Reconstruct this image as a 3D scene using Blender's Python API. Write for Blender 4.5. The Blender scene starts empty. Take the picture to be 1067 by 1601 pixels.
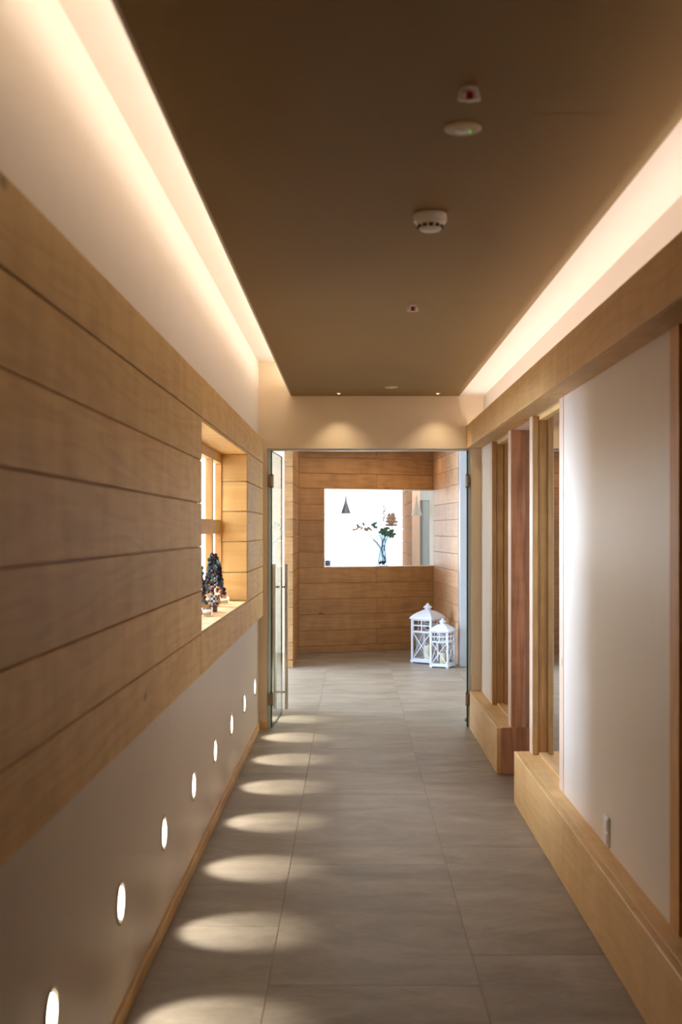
import bpy, bmesh, math, random
from mathutils import Vector, Matrix

random.seed(7)
scene = bpy.context.scene
COL = scene.collection

# ------------------------------------------------------------------ camera
FPX, W, H = 1850.0, 1067.0, 1601.0
cam_d = bpy.data.cameras.new('camera')
cam = bpy.data.objects.new('camera', cam_d)
COL.objects.link(cam)
cam.location = (0, 0, 1.5)
cam.rotation_euler = (math.radians(90), 0, 0)
cam_d.sensor_fit = 'VERTICAL'
cam_d.sensor_height = 36.0
cam_d.sensor_width = 24.0
cam_d.lens = FPX / H * 36.0
cam_d.shift_x = -16.5 / H
cam_d.shift_y = 28.5 / H
cam_d.clip_end = 100
cam_d.dof.use_dof = True
cam_d.dof.focus_distance = 8.8
cam_d.dof.aperture_fstop = 3.2
scene.camera = cam

# ------------------------------------------------------------------ world, exposure
world = bpy.data.worlds.new('world')
scene.world = world
world.use_nodes = True
bg = world.node_tree.nodes['Background']
bg.inputs[0].default_value = (0.86, 0.94, 1.0, 1)
bg.inputs[1].default_value = 1.5
scene.view_settings.view_transform = 'Standard'
scene.view_settings.look = 'None'
scene.view_settings.gamma = 1
scene.view_settings.use_curve_mapping = False
scene.view_settings.exposure = 1.3
scene.cycles.use_denoising = True
scene.cycles.max_bounces = 10
scene.cycles.diffuse_bounces = 5
scene.cycles.sample_clamp_indirect = 6

# ------------------------------------------------------------------ large lights
def area(name, loc, rot, sx, sy, power, color, spread=180):
    l = bpy.data.lights.new(name, 'AREA')
    l.shape = 'RECTANGLE'
    l.size, l.size_y = sx, sy
    l.energy = power
    l.color = color
    l.spread = math.radians(spread)
    o = bpy.data.objects.new(name, l)
    o.location = loc
    o.rotation_euler = rot
    COL.objects.link(o)
    return o

R = math.radians
WARM = (1.0, 0.72, 0.46)
COOL = (0.54, 0.73, 1.0)
# led strip over the left edge of the dark ceiling, led strip in the channel of the right beam
area('cove_light_left', (-0.378, 4.9, 2.615), (R(180), R(-18), 0), 0.11, 8.0, 9.4, (1.0, 0.90, 0.79))
area('cove_light_right', (0.925, 4.9, 2.193), (R(180), R(28), 0), 0.025, 7.8, 5.2, (1.0, 0.92, 0.88))
# daylight through the lobby windows on its left side, and through the glazing of the room at the end
area('daylight_lobby', (-3.85, 12.0, 1.45), (R(90), 0, R(-90)), 3.4, 2.0, 235, COOL)
area('daylight_end_room', (0.4, 20.6, 1.6), (R(-90), 0, 0), 3.6, 2.2, 28, (0.85, 0.93, 1.0))
area('daylight_side_room', (-2.45, 5.36, 2.05), (R(90), 0, R(-90)), 0.8, 0.9, 62, (0.54, 0.71, 1.0), 88)
area('side_room_fill', (-1.8, 8.0, 2.55), (0, 0, 0), 0.6, 0.6, 60, (0.92, 0.94, 1.0))  # added fill without a fitting, whitens the view through the niche panes
# warm ceiling washer in the lobby and added fill in the bright room
area('lobby_washer', (0.2, 14.2, 2.46), (0, 0, R(21)), 1.5, 0.1, 3.0, WARM)
area('end_room_fill', (0.4, 16.0, 2.86), (R(25), 0, 0), 2.0, 1.0, 34, (1.0, 0.93, 0.86))  # added fill, brightens the backlit faces, no such fitting in the room

# ------------------------------------------------------------------ materials
def lin(c):
    return tuple(((v / 255) / 12.92 if v / 255 <= 0.04045 else ((v / 255 + 0.055) / 1.055) ** 2.4) for v in c) + (1.0,)

def base_mat(name):
    m = bpy.data.materials.new(name)
    m.use_nodes = True
    nt = m.node_tree
    return m, nt, nt.nodes['Principled BSDF']

def plain(name, col, rough=0.6, metal=0.0, spec=0.5, var=0.04, scale=6.0, bump=0.0):
    m, nt, b = base_mat(name)
    b.inputs['Roughness'].default_value = rough
    b.inputs['Metallic'].default_value = metal
    b.inputs['Specular IOR Level'].default_value = spec
    tc = nt.nodes.new('ShaderNodeTexCoord')
    n = nt.nodes.new('ShaderNodeTexNoise')
    n.inputs['Scale'].default_value = scale
    n.inputs['Detail'].default_value = 5
    nt.links.new(tc.outputs['Object'], n.inputs['Vector'])
    r = nt.nodes.new('ShaderNodeValToRGB')
    c = lin(col)
    r.color_ramp.elements[0].position = 0.3
    r.color_ramp.elements[1].position = 0.7
    r.color_ramp.elements[0].color = tuple(v * (1 - var) for v in c[:3]) + (1,)
    r.color_ramp.elements[1].color = tuple(min(1, v * (1 + var)) for v in c[:3]) + (1,)
    nt.links.new(n.outputs['Fac'], r.inputs[0])
    nt.links.new(r.outputs[0], b.inputs['Base Color'])
    if bump:
        n2 = nt.nodes.new('ShaderNodeTexNoise')
        n2.inputs['Scale'].default_value = 180
        nt.links.new(tc.outputs['Object'], n2.inputs['Vector'])
        bp = nt.nodes.new('ShaderNodeBump')
        bp.inputs['Strength'].default_value = bump
        bp.inputs['Distance'].default_value = 0.002
        nt.links.new(n2.outputs['Fac'], bp.inputs['Height'])
        nt.links.new(bp.outputs[0], b.inputs['Normal'])
    return m

def wood(name, axis, light, dark, rough=0.5, contrast=1.0, tint=0.10):
    """sawn larch: fibres along one axis, growth rings, rough sawn cross marks, a few knots"""
    m, nt, b = base_mat(name)
    N, L = nt.nodes.new, nt.links.new
    tc = N('ShaderNodeTexCoord')
    oi = N('ShaderNodeObjectInfo')
    cx = N('ShaderNodeVectorMath'); cx.operation = 'SCALE'
    cx.inputs[0].default_value = (17.3, 31.7, 23.1)
    L(oi.outputs['Random'], cx.inputs['Scale'])
    ad = N('ShaderNodeVectorMath'); ad.operation = 'ADD'
    L(tc.outputs['Object'], ad.inputs[0]); L(cx.outputs[0], ad.inputs[1])
    def mapped(along, across):
        mp = N('ShaderNodeMapping')
        s = [across, across, across]; s['XYZ'.index(axis)] = along
        mp.inputs['Scale'].default_value = s
        L(ad.outputs[0], mp.inputs['Vector'])
        return mp.outputs[0]
    fine = N('ShaderNodeTexNoise'); fine.inputs['Scale'].default_value = 1.0
    fine.inputs['Detail'].default_value = 6; fine.inputs['Roughness'].default_value = 0.65
    L(mapped(3.0, 70.0), fine.inputs['Vector'])
    ring = N('ShaderNodeTexNoise'); ring.inputs['Scale'].default_value = 1.0
    ring.inputs['Detail'].default_value = 2
    L(mapped(0.55, 5.5), ring.inputs['Vector'])
    mul = N('ShaderNodeMath'); mul.operation = 'MULTIPLY'; mul.inputs[1].default_value = 60
    L(ring.outputs['Fac'], mul.inputs[0])
    sn = N('ShaderNodeMath'); sn.operation = 'SINE'
    L(mul.outputs[0], sn.inputs[0])
    nrm = N('ShaderNodeMath'); nrm.operation = 'MULTIPLY_ADD'
    nrm.inputs[1].default_value = 0.5; nrm.inputs[2].default_value = 0.5
    L(sn.outputs[0], nrm.inputs[0])
    pw = N('ShaderNodeMath'); pw.operation = 'POWER'; pw.inputs[1].default_value = 2.4
    L(nrm.outputs[0], pw.inputs[0])
    blot = N('ShaderNodeTexNoise'); blot.inputs['Scale'].default_value = 1.0; blot.inputs['Detail'].default_value = 4
    L(mapped(8.0, 3.0), blot.inputs['Vector'])
    # sum
    a1 = N('ShaderNodeMath'); a1.operation = 'MULTIPLY'; a1.inputs[1].default_value = 0.14 * contrast
    L(pw.outputs[0], a1.inputs[0])
    a2 = N('ShaderNodeMath'); a2.operation = 'MULTIPLY_ADD'; a2.inputs[1].default_value = 0.50 * contrast
    L(fine.outputs['Fac'], a2.inputs[0]); L(a1.outputs[0], a2.inputs[2])
    a3 = N('ShaderNodeMath'); a3.operation = 'MULTIPLY_ADD'; a3.inputs[1].default_value = 0.55
    L(blot.outputs['Fac'], a3.inputs[0]); L(a2.outputs[0], a3.inputs[2])
    ramp = N('ShaderNodeValToRGB')
    ramp.color_ramp.elements[0].position = 0.30
    ramp.color_ramp.elements[0].color = lin(light)
    ramp.color_ramp.elements[1].position = 0.95
    ramp.color_ramp.elements[1].color = lin(dark)
    L(a3.outputs[0], ramp.inputs[0])
    # knots
    vo = N('ShaderNodeTexVoronoi'); vo.inputs['Scale'].default_value = 1.0
    L(mapped(1.3, 2.6), vo.inputs['Vector'])
    kr = N('ShaderNodeValToRGB')
    kr.color_ramp.elements[0].position = 0.022; kr.color_ramp.elements[0].color = (1, 1, 1, 1)
    kr.color_ramp.elements[1].position = 0.055; kr.color_ramp.elements[1].color = (0, 0, 0, 1)
    L(vo.outputs['Distance'], kr.inputs[0])
    km = N('ShaderNodeMath'); km.operation = 'MULTIPLY'; km.inputs[1].default_value = 0.6
    L(kr.outputs[0], km.inputs[0])
    mix = N('ShaderNodeMix'); mix.data_type = 'RGBA'
    L(km.outputs[0], mix.inputs[0]); L(ramp.outputs[0], mix.inputs[6])
    mix.inputs[7].default_value = lin(tuple(v * 0.55 for v in dark))
    hv = N('ShaderNodeHueSaturation')
    vr = N('ShaderNodeMath'); vr.operation = 'MULTIPLY_ADD'
    vr.inputs[1].default_value = 2 * tint; vr.inputs[2].default_value = 1 - tint
    L(oi.outputs['Random'], vr.inputs[0]); L(vr.outputs[0], hv.inputs['Value'])
    L(mix.outputs[2], hv.inputs['Color'])
    L(hv.outputs[0], b.inputs['Base Color'])
    b.inputs['Roughness'].default_value = rough
    b.inputs['Specular IOR Level'].default_value = 0.35
    bp = N('ShaderNodeBump'); bp.inputs['Strength'].default_value = 0.25; bp.inputs['Distance'].default_value = 0.002
    L(a2.outputs[0], bp.inputs['Height']); L(bp.outputs[0], b.inputs['Normal'])
    return m

LW, DW = (246, 206, 132), (206, 156, 86)
WOOD_X = wood('larch_along_x', 'X', LW, DW)
WOOD_Y = wood('larch_along_y', 'Y', LW, DW, rough=0.55, contrast=0.85)
WOOD_Z = wood('larch_along_z', 'Z', (222, 168, 98), (176, 122, 62), contrast=1.1)
WOOD_DARK = wood('larch_dark_post', 'Z', (214, 160, 118), (156, 104, 66), contrast=1.5)
WOOD_PALE = wood('larch_pale_sill', 'Y', (222, 180, 124), (190, 138, 84), contrast=0.7)
WOOD_END = wood('larch_end_wall', 'X', (182, 138, 90), (132, 92, 52))
WOOD_END_Y = wood('larch_lobby_return', 'Y', (182, 138, 90), (132, 92, 52))
WOOD_PIER = wood('larch_partition', 'Y', (186, 130, 78), (140, 92, 50))
WOOD_BLK = wood('larch_plinth', 'Y', (226, 184, 122), (190, 142, 82), contrast=0.8, tint=0.03)
PAINT = plain('warm_white_paint', (226, 210, 188), 0.55, bump=0.05, var=0.015)
PAINT_LOW = plain('lower_wall_satin_paint', (228, 208, 182), 0.4, var=0.015)
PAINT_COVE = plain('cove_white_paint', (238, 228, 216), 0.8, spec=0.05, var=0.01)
PAINT_DOOR = plain('cream_door_wall_paint', (240, 220, 188), 0.6, var=0.015)
PANEL = plain('white_lacquer_panel', (222, 208, 190), 0.36, spec=0.3, var=0.01)
TAUPE = plain('taupe_ceiling_paint', (152, 126, 84), 0.65, spec=0.2, var=0.02, scale=2.0)
TAUPE2 = plain('taupe_hatch_paint', (142, 112, 78), 0.55, var=0.02)
WHITE = plain('white_plastic', (232, 228, 222), 0.4, var=0.01)
WHITEROOM = plain('bright_white_paint', (244, 244, 244), 0.7, var=0.005)
LANT = plain('white_painted_wood', (200, 204, 218), 0.5, var=0.03, scale=20)
STEEL = plain('brushed_steel', (200, 190, 174), 0.42, metal=0.7, var=0.05, scale=30)
BRASSY = plain('satin_hinge_metal', (150, 132, 112), 0.38, metal=1.0, var=0.05)
ALU = plain('pale_aluminium_profile', (208, 212, 212), 0.35, metal=0.2, var=0.02)
GREYBLUE = plain('grey_blue_pillar_paint', (170, 174, 184), 0.4, var=0.02)
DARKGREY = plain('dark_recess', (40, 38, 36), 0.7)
BLACK = plain('black_rubber', (22, 22, 22), 0.6)
GROUT = plain('floor_grout', (160, 150, 134), 0.8, var=0.05)
CANDLE = plain('cream_wax', (236, 222, 186), 0.5, var=0.02)
CANDLE_RED = plain('brown_red_wax', (200, 140, 118), 0.5, var=0.05)
MAROON = plain('dark_red_berries', (74, 24, 32), 0.35, var=0.3, scale=30)
NAVY = plain('dark_blue_berries', (34, 42, 62), 0.35, var=0.3, scale=30)
FROST = plain('frosted_green_foliage', (142, 172, 164), 0.6, var=0.3, scale=40)
BROWN = plain('dark_brown_wood_foot', (88, 44, 26), 0.5, var=0.1)
PEND_GREY = plain('grey_pendant_metal', (84, 90, 104), 0.45, var=0.03)
PEND_WHITE = plain('white_pendant_metal', (240, 232, 224), 0.5, var=0.02)
WOOD_PIER.node_tree.nodes['Principled BSDF'].inputs['Specular IOR Level'].default_value = 0.05
WOOD_PIER.node_tree.nodes['Principled BSDF'].inputs['Roughness'].default_value = 0.85
LEAF = plain('glare_paled_leaves', (130, 178, 164), 0.5, var=0.3, scale=25)  # leaf colour lightened to carry the haze of the window glare
STEM = plain('grey_green_stems', (112, 128, 140), 0.5, var=0.2, scale=25)
PETAL = plain('dried_brown_pink_petals', (206, 190, 182), 0.6, var=0.2, scale=30)
RED = plain('red_glass_bulb', (176, 14, 44), 0.2, var=0.02)
CURTAIN = plain('pale_grey_glazing_frame', (206, 216, 222), 0.5, var=0.02)

def tile_mat():
    m, nt, b = base_mat('grey_stone_tile')
    N, L = nt.nodes.new, nt.links.new
    tc = N('ShaderNodeTexCoord'); oi = N('ShaderNodeObjectInfo')
    cx = N('ShaderNodeVectorMath'); cx.operation = 'SCALE'; cx.inputs[0].default_value = (13, 29, 7)
    L(oi.outputs['Random'], cx.inputs['Scale'])
    ad = N('ShaderNodeVectorMath'); ad.operation = 'ADD'
    L(tc.outputs['Object'], ad.inputs[0]); L(cx.outputs[0], ad.inputs[1])
    mp = N('ShaderNodeMapping'); mp.inputs['Scale'].default_value = (1.6, 3.6, 1)
    mp.inputs['Rotation'].default_value = (0, 0, 0.25)
    L(ad.outputs[0], mp.inputs['Vector'])
    n = N('ShaderNodeTexNoise'); n.inputs['Scale'].default_value = 1.2; n.inputs['Detail'].default_value = 9
    n.inputs['Roughness'].default_value = 0.62; n.inputs['Distortion'].default_value = 0.7
    L(mp.outputs[0], n.inputs['Vector'])
    n2 = N('ShaderNodeTexNoise'); n2.inputs['Scale'].default_value = 14; n2.inputs['Detail'].default_value = 8
    n2.inputs['Roughness'].default_value = 0.7
    L(mp.outputs[0], n2.inputs['Vector'])
    mx = N('ShaderNodeMath'); mx.operation = 'MULTIPLY_ADD'; mx.inputs[1].default_value = 0.35
    L(n2.outputs['Fac'], mx.inputs[0])
    h = N('ShaderNodeMath'); h.operation = 'MULTIPLY'; h.inputs[1].default_value = 0.65
    L(n.outputs['Fac'], h.inputs[0]); L(h.outputs[0], mx.inputs[2])
    r = N('ShaderNodeValToRGB')
    r.color_ramp.elements[0].position = 0.34; r.color_ramp.elements[0].color = lin((114, 103, 90))
    r.color_ramp.elements[1].position = 0.66; r.color_ramp.elements[1].color = lin((162, 150, 134))
    L(mx.outputs[0], r.inputs[0]); L(r.outputs[0], b.inputs['Base Color'])
    rr = N('ShaderNodeMapRange'); rr.inputs[3].default_value = 0.36; rr.inputs[4].default_value = 0.55
    L(n2.outputs['Fac'], rr.inputs[0]); L(rr.outputs[0], b.inputs['Roughness'])
    bp = N('ShaderNodeBump'); bp.inputs['Strength'].default_value = 0.35; bp.inputs['Distance'].default_value = 0.004
    L(mx.outputs[0], bp.inputs['Height']); L(bp.outputs[0], b.inputs['Normal'])
    return m
TILE = tile_mat()

def glass_mat(name, tint, refl, trans=(1, 1, 1, 1)):
    """thin glazing: clear see-through plus a mirror share that grows at grazing angles"""
    m = bpy.data.materials.new(name); m.use_nodes = True
    nt = m.node_tree; N, L = nt.nodes.new, nt.links.new
    nt.nodes.remove(nt.nodes['Principled BSDF'])
    out = nt.nodes['Material Output']
    t = N('ShaderNodeBsdfTransparent'); t.inputs[0].default_value = trans
    g = N('ShaderNodeBsdfGlossy'); g.inputs['Roughness'].default_value = 0.0
    g.inputs['Color'].default_value = tint
    f = N('ShaderNodeFresnel'); f.inputs['IOR'].default_value = 1.52
    mm = N('ShaderNodeMath'); mm.operation = 'MULTIPLY'; mm.inputs[1].default_value = refl; mm.use_clamp = True
    geo = N('ShaderNodeNewGeometry')
    inv = N('ShaderNodeMath'); inv.operation = 'SUBTRACT'; inv.inputs[0].default_value = 1.0
    L(geo.outputs['Backfacing'], inv.inputs[1])
    fr = N('ShaderNodeMath'); fr.operation = 'MULTIPLY'
    L(f.outputs[0], fr.inputs[0]); L(inv.outputs[0], fr.inputs[1])
    L(fr.outputs[0], mm.inputs[0])
    mx = N('ShaderNodeMixShader')
    L(mm.outputs[0], mx.inputs[0]); L(t.outputs[0], mx.inputs[1]); L(g.outputs[0], mx.inputs[2])
    L(mx.outputs[0], out.inputs['Surface'])
    return m
GLASS = glass_mat('clear_glass', (1, 1, 1, 1), 1.0, (0.97, 0.985, 0.98, 1))
GLASS_SOFT = glass_mat('low_reflection_glass', (1, 1, 1, 1), 0.3, (0.98, 0.98, 0.98, 1))
GLASS_DOOR = glass_mat('door_glass', (0.97, 1, 0.99, 1), 1.15, (0.93, 0.975, 0.965, 1))
GLASS_BAY = glass_mat('dark_backed_glazing', (1, 1, 1, 1), 2.0, (0.8, 0.8, 0.8, 1))
GLASS_EDGE = plain('green_glass_edge', (20, 108, 100), 0.15, var=0.05)

def emit(name, col, strength):
    m = bpy.data.materials.new(name); m.use_nodes = True
    nt = m.node_tree
    nt.nodes.remove(nt.nodes['Principled BSDF'])
    e = nt.nodes.new('ShaderNodeEmission')
    e.inputs[0].default_value = lin(col); e.inputs[1].default_value = strength
    nt.links.new(e.outputs[0], nt.nodes['Material Output'].inputs['Surface'])
    return m
LAMP = emit('step_light_lens_glow', (255, 250, 232), 5.0)
LAMP_TINY = emit('downlight_glow', (255, 226, 180), 12.0)
GREEN_LED = emit('green_led', (90, 190, 80), 0.35)
LED = emit('led_strip_glow', (255, 214, 170), 3.0)

for _m in (LEAF, FROST):
    _nt = _m.node_tree; _b = _nt.nodes['Principled BSDF']
    _t = _nt.nodes.new('ShaderNodeBsdfTranslucent'); _x = _nt.nodes.new('ShaderNodeMixShader')
    _nt.links.new(_b.inputs['Base Color'].links[0].from_socket, _t.inputs['Color'])
    _x.inputs[0].default_value = 0.55
    _nt.links.new(_b.outputs[0], _x.inputs[1]); _nt.links.new(_t.outputs[0], _x.inputs[2])
    _nt.links.new(_x.outputs[0], _nt.nodes['Material Output'].inputs['Surface'])

def gingham():
    m, nt, b = base_mat('gingham_cloth')
    tc = nt.nodes.new('ShaderNodeTexCoord')
    ck = nt.nodes.new('ShaderNodeTexChecker'); ck.inputs['Scale'].default_value = 75
    ck.inputs[1].default_value = lin((228, 222, 208)); ck.inputs[2].default_value = lin((66, 54, 58))
    nt.links.new(tc.outputs['Object'], ck.inputs['Vector'])
    nt.links.new(ck.outputs[0], b.inputs['Base Color'])
    b.inputs['Roughness'].default_value = 0.9
    return m
GINGHAM = gingham()

# ------------------------------------------------------------------ mesh helpers
def nb():
    return bmesh.new()

def bx(bm, x0, x1, y0, y1, z0, z1, bev=0.0):
    r = bmesh.ops.create_cube(bm, size=1)
    vs = r['verts']
    bmesh.ops.scale(bm, vec=(abs(x1 - x0), abs(y1 - y0), abs(z1 - z0)), verts=vs)
    bmesh.ops.translate(bm, vec=((x0 + x1) / 2, (y0 + y1) / 2, (z0 + z1) / 2), verts=vs)
    if bev:
        es = list({e for v in vs for e in v.link_edges})
        bmesh.ops.bevel(bm, geom=es, offset=bev, segments=1, affect='EDGES', profile=0.5)

def box(*a):
    bm = nb(); bx(bm, *a); return bm

def cyl(bm, p0, p1, r0, r1=None, n=16, caps=True):
    p0, p1 = Vector(p0), Vector(p1)
    r1 = r0 if r1 is None else r1
    d = p1 - p0
    r = bmesh.ops.create_cone(bm, cap_ends=caps, segments=n, radius1=r0, radius2=r1, depth=d.length)
    M = Matrix.Translation((p0 + p1) / 2) @ d.to_track_quat('Z', 'Y').to_matrix().to_4x4()
    bmesh.ops.transform(bm, matrix=M, verts=r['verts'])

def ball(bm, c, r, sub=1, s=(1, 1, 1)):
    q = bmesh.ops.create_icosphere(bm, subdivisions=sub, radius=r)
    bmesh.ops.scale(bm, vec=s, verts=q['verts'])
    bmesh.ops.translate(bm, vec=c, verts=q['verts'])

def lathe(bm, prof, n=24, c=(0, 0, 0)):
    rings = []
    for r, z in prof:
        if r < 1e-5:
            rings.append([bm.verts.new((c[0], c[1], c[2] + z))])
        else:
            rings.append([bm.verts.new((c[0] + r * math.cos(2 * math.pi * k / n), c[1] + r * math.sin(2 * math.pi * k / n), c[2] + z)) for k in range(n)])
    for a, b in zip(rings, rings[1:]):
        for k in range(n):
            k2 = (k + 1) % n
            if len(a) == 1 and len(b) == 1: continue
            if len(a) == 1: bm.faces.new((a[0], b[k], b[k2]))
            elif len(b) == 1: bm.faces.new((a[k], b[0], a[k2]))
            else: bm.faces.new((a[k], b[k], b[k2], a[k2]))

def link(name, bm, mat, parent=None, smooth=False, off=None):
    if off is not None:
        bmesh.ops.translate(bm, vec=-Vector(off), verts=bm.verts)
    bmesh.ops.recalc_face_normals(bm, faces=bm.faces)
    me = bpy.data.meshes.new(name)
    bm.to_mesh(me); bm.free()
    me.materials.append(mat)
    if smooth:
        for p in me.polygons: p.use_smooth = True
    o = bpy.data.objects.new(name, me)
    COL.objects.link(o)
    if parent is not None: o.parent = parent
    return o

def tag(o, label=None, cat=None, kind=None, group=None):
    if label: o['label'] = label
    if cat: o['category'] = cat
    if kind: o['kind'] = kind
    if group: o['group'] = group
    return o

def root(name, loc, label, cat, kind=None, group=None, rz=0.0):
    o = bpy.data.objects.new(name, None)
    o.empty_display_size = 0.1
    o.location = loc; o.rotation_euler = (0, 0, rz)
    COL.objects.link(o)
    return tag(o, label, cat, kind, group)

def part(name, bm, mat, parent, smooth=False):
    """bm is given in world coordinates, the parent is an unrotated empty or a mesh at the origin"""
    p, loc = parent, Vector((0, 0, 0))
    while p is not None:
        loc += p.location; p = p.parent
    return link(name, bm, mat, parent, smooth, loc)

# seams of all horizontal cladding
SEAMS = [0.857, 1.040, 1.232, 1.428, 1.620, 1.809, 2.001, 2.184]
G = 0.0024
YN = -1.5            # corridor end behind the camera
YD = 8.95            # door wall

# ================================================================== FLOOR
fl = link('floor', box(-4.2, 3.6, YN - 0.2, 21.0, -0.12, -0.0024), GROUT)
tag(fl, 'grey stone tiled floor running down the corridor into the lobby', 'floor', 'structure')
xj = [-3.9, -3.075, -2.375, -1.675, -0.975, -0.275, 0.425, 1.125, 1.60]
ph = [0.2, 0.9, 0.2, 0.9, 1.66, 1.08, 1.36, 0.66]
for i in range(len(xj) - 1):
    y = ph[i] - 1.41 * 4
    while y < 15.6:
        y0, y1 = y, y + 1.41
        y += 1.41
        for (a, b2, xa, xb) in ((YN, YD - 0.0, -0.702, 1.30), (YD, 15.25, -3.85, 1.45)):
            c0, c1 = max(y0, a), min(y1, b2)
            d0, d1 = max(xj[i], xa), min(xj[i + 1], xb)
            if c1 - c0 < 0.02 or d1 - d0 < 0.02: continue
            ga = 0.0 if c0 > y0 + 1e-4 else 0.0012
            gb = 0.0 if c1 < y1 - 1e-4 else 0.0012
            dz = random.uniform(-0.0004, 0.0004)
            part('tile', box(d0 + 0.0012, d1 - 0.0012, c0 + ga, c1 - gb, -0.012, dz, 0.0006), TILE, fl)

# ================================================================== LEFT WALL
N0, N1 = 5.23, 7.54         # niche ends
XF, XW = -0.664, -0.704     # cladding face, plaster face
bm = nb()
bx(bm, -0.870, XW, YN, YD + 0.12, 0, SEAMS[1])
bx(bm, -0.870, XW, YN, YD + 0.12, SEAMS[6], 2.90)
bx(bm, -0.870, XW, YN, N0, SEAMS[1], SEAMS[6])
bx(bm, -0.870, XW, N1, YD + 0.12, SEAMS[1], SEAMS[6])
bx(bm, -0.870, XW, YD + 0.12, 10.0, 0, 2.55)
wl = link('wall_left', bm, PAINT_LOW)
tag(wl, 'left corridor wall, pale below and above a band of larch planks with a niche', 'wall', 'structure')
for i in range(7):
    z0, z1 = SEAMS[i] + G, SEAMS[i + 1] - G
    if i in (0, 6):
        segs = [(YN, N0 - G), (N0 + G, 8.86)]
    else:
        segs = [(YN, N0), (N1, 8.86)]
    for a, b2 in segs:
        o = part('plank', box(XW - 0.0, XF + random.uniform(-0.0012, 0.0012), a, b2, z0, z1, 0.0022), WOOD_Y, wl)
# backing strip behind the plank joints
part('batten', box(XW - 0.001, XF - 0.014, YN, N0 - 0.01, SEAMS[0] + 0.01, SEAMS[7] - 0.01), WOOD_BLK, wl)
part('batten', box(XW - 0.001, XF - 0.014, N1 + 0.01, 8.85, SEAMS[0] + 0.01, SEAMS[7] - 0.01), WOOD_BLK, wl)
# niche lining
XB = -0.870
tt = 0.018
part('niche_head', box(XB, XF - 0.002, N0, N1, SEAMS[6] - tt, SEAMS[6] - 0.001, 0.001), WOOD_Y, wl)
part('niche_sill', box(XB, XF - 0.001, N0, N1, SEAMS[1] - 0.002, SEAMS[1] + 0.012, 0.001), WOOD_PALE, wl)
for i in range(1, 6):
    z0, z1 = SEAMS[i] + G + (0.012 if i == 1 else 0), SEAMS[i + 1] - G - (tt if i == 5 else 0)
    part('reveal_plank', box(XB, XF - 0.001, N1 - 0.02, N1, z0, z1, 0.002), WOOD_X, wl)
    part('reveal_plank', box(XB, XF - 0.001, N0, N0 + 0.02, z0, z1, 0.002), WOOD_X, wl)

# window of the niche
w1 = root('window_1', (-0.86, 6.38, 1.05), 'timber framed window at the back of the left wall niche', 'window', 'structure')
fx0, fx1 = -0.868, -0.826
za, zb = SEAMS[1] + 0.012, SEAMS[6] - tt
part('bottom_rail', box(fx0, fx1, N0 + 0.02, N1 - 0.02, za, za + 0.05, 0.002), WOOD_Y, w1)
part('top_rail', box(fx0, fx1, N0 + 0.02, N1 - 0.02, zb - 0.06, zb, 0.002), WOOD_Y, w1)
part('middle_rail', box(fx0, fx1, N0 + 0.02, N1 - 0.02, 1.478, 1.565, 0.002), WOOD_Y, w1)
ms = [5.25, 5.80, 6.42, 7.02, 7.508]
for k, yy in enumerate(ms):
    for (p0, p1) in ((za + 0.05, 1.478), (1.565, zb - 0.06)):
        part('mullion' if 0 < k < 4 else 'stile', box(fx0, fx1, yy, yy + (0.05 if k < 4 else 0.011), p0, p1, 0.002), WOOD_Z, w1)
for a, b2 in zip(ms, ms[1:]):
    for (p0, p1) in ((za + 0.05, 1.478), (1.565, zb - 0.06)):
        part('pane', box(-0.862, -0.859, a + 0.05, b2, p0, p1), GLASS_SOFT, w1)

# side room behind that window
bm = nb()
bx(bm, -2.60, -2.50, 4.5, 9.2, 0, 2.6)
bx(bm, -2.50, -0.87, 9.07, 9.2, 0, 2.6)
bx(bm, -2.50, -0.87, 4.5, 4.6, 0, 2.6)
bx(bm, -2.60, -0.87, 4.5, 9.2, 2.6, 2.7)
sr = link('wall_side', bm, WHITEROOM)
tag(sr, 'white walls of the bright side room seen through the niche window', 'wall', 'structure')

# baseboards
b = link('baseboard_left', box(XW, XW + 0.013, YN, YD - 0.0, 0.0, 0.052, 0.002), WOOD_BLK)
tag(b, 'thin larch baseboard along the foot of the left wall', 'baseboard', 'structure')
b = link('baseboard_far', box(XW + 0.015, -0.641, YD - 0.013, YD, 0.0, 0.052, 0.002), WOOD_X)
tag(b, 'short larch baseboard beside the left glass door leaf', 'baseboard', 'structure')

# ================================================================== DOOR WALL
bm = nb()
bx(bm, XW, -0.639, YD, YD + 0.12, 0, 2.80)
bx(bm, -0.639, 0.905, YD, YD + 0.12, 2.117, 2.80)
bx(bm, 0.905, 1.30, YD, YD + 0.12, 0, 2.80)
dw = link('wall_door', bm, PAINT_DOOR)
tag(dw, 'cream plaster wall and lintel around the glass double door', 'wall', 'structure')
# slim aluminium frame
dt = root('trim_1', (0.13, YD + 0.06, 0), 'slim pale metal frame lining the double door opening', 'door frame', 'structure')
part('jamb', box(-0.639, -0.617, YD + 0.02, YD + 0.10, 0, 2.117, 0.002), ALU, dt)
part('jamb', box(0.884, 0.905, YD + 0.02, YD + 0.10, 0, 2.117, 0.002), ALU, dt)
part('head', box(-0.617, 0.884, YD + 0.02, YD + 0.10, 2.103, 2.117, 0.002), ALU, dt)

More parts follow.
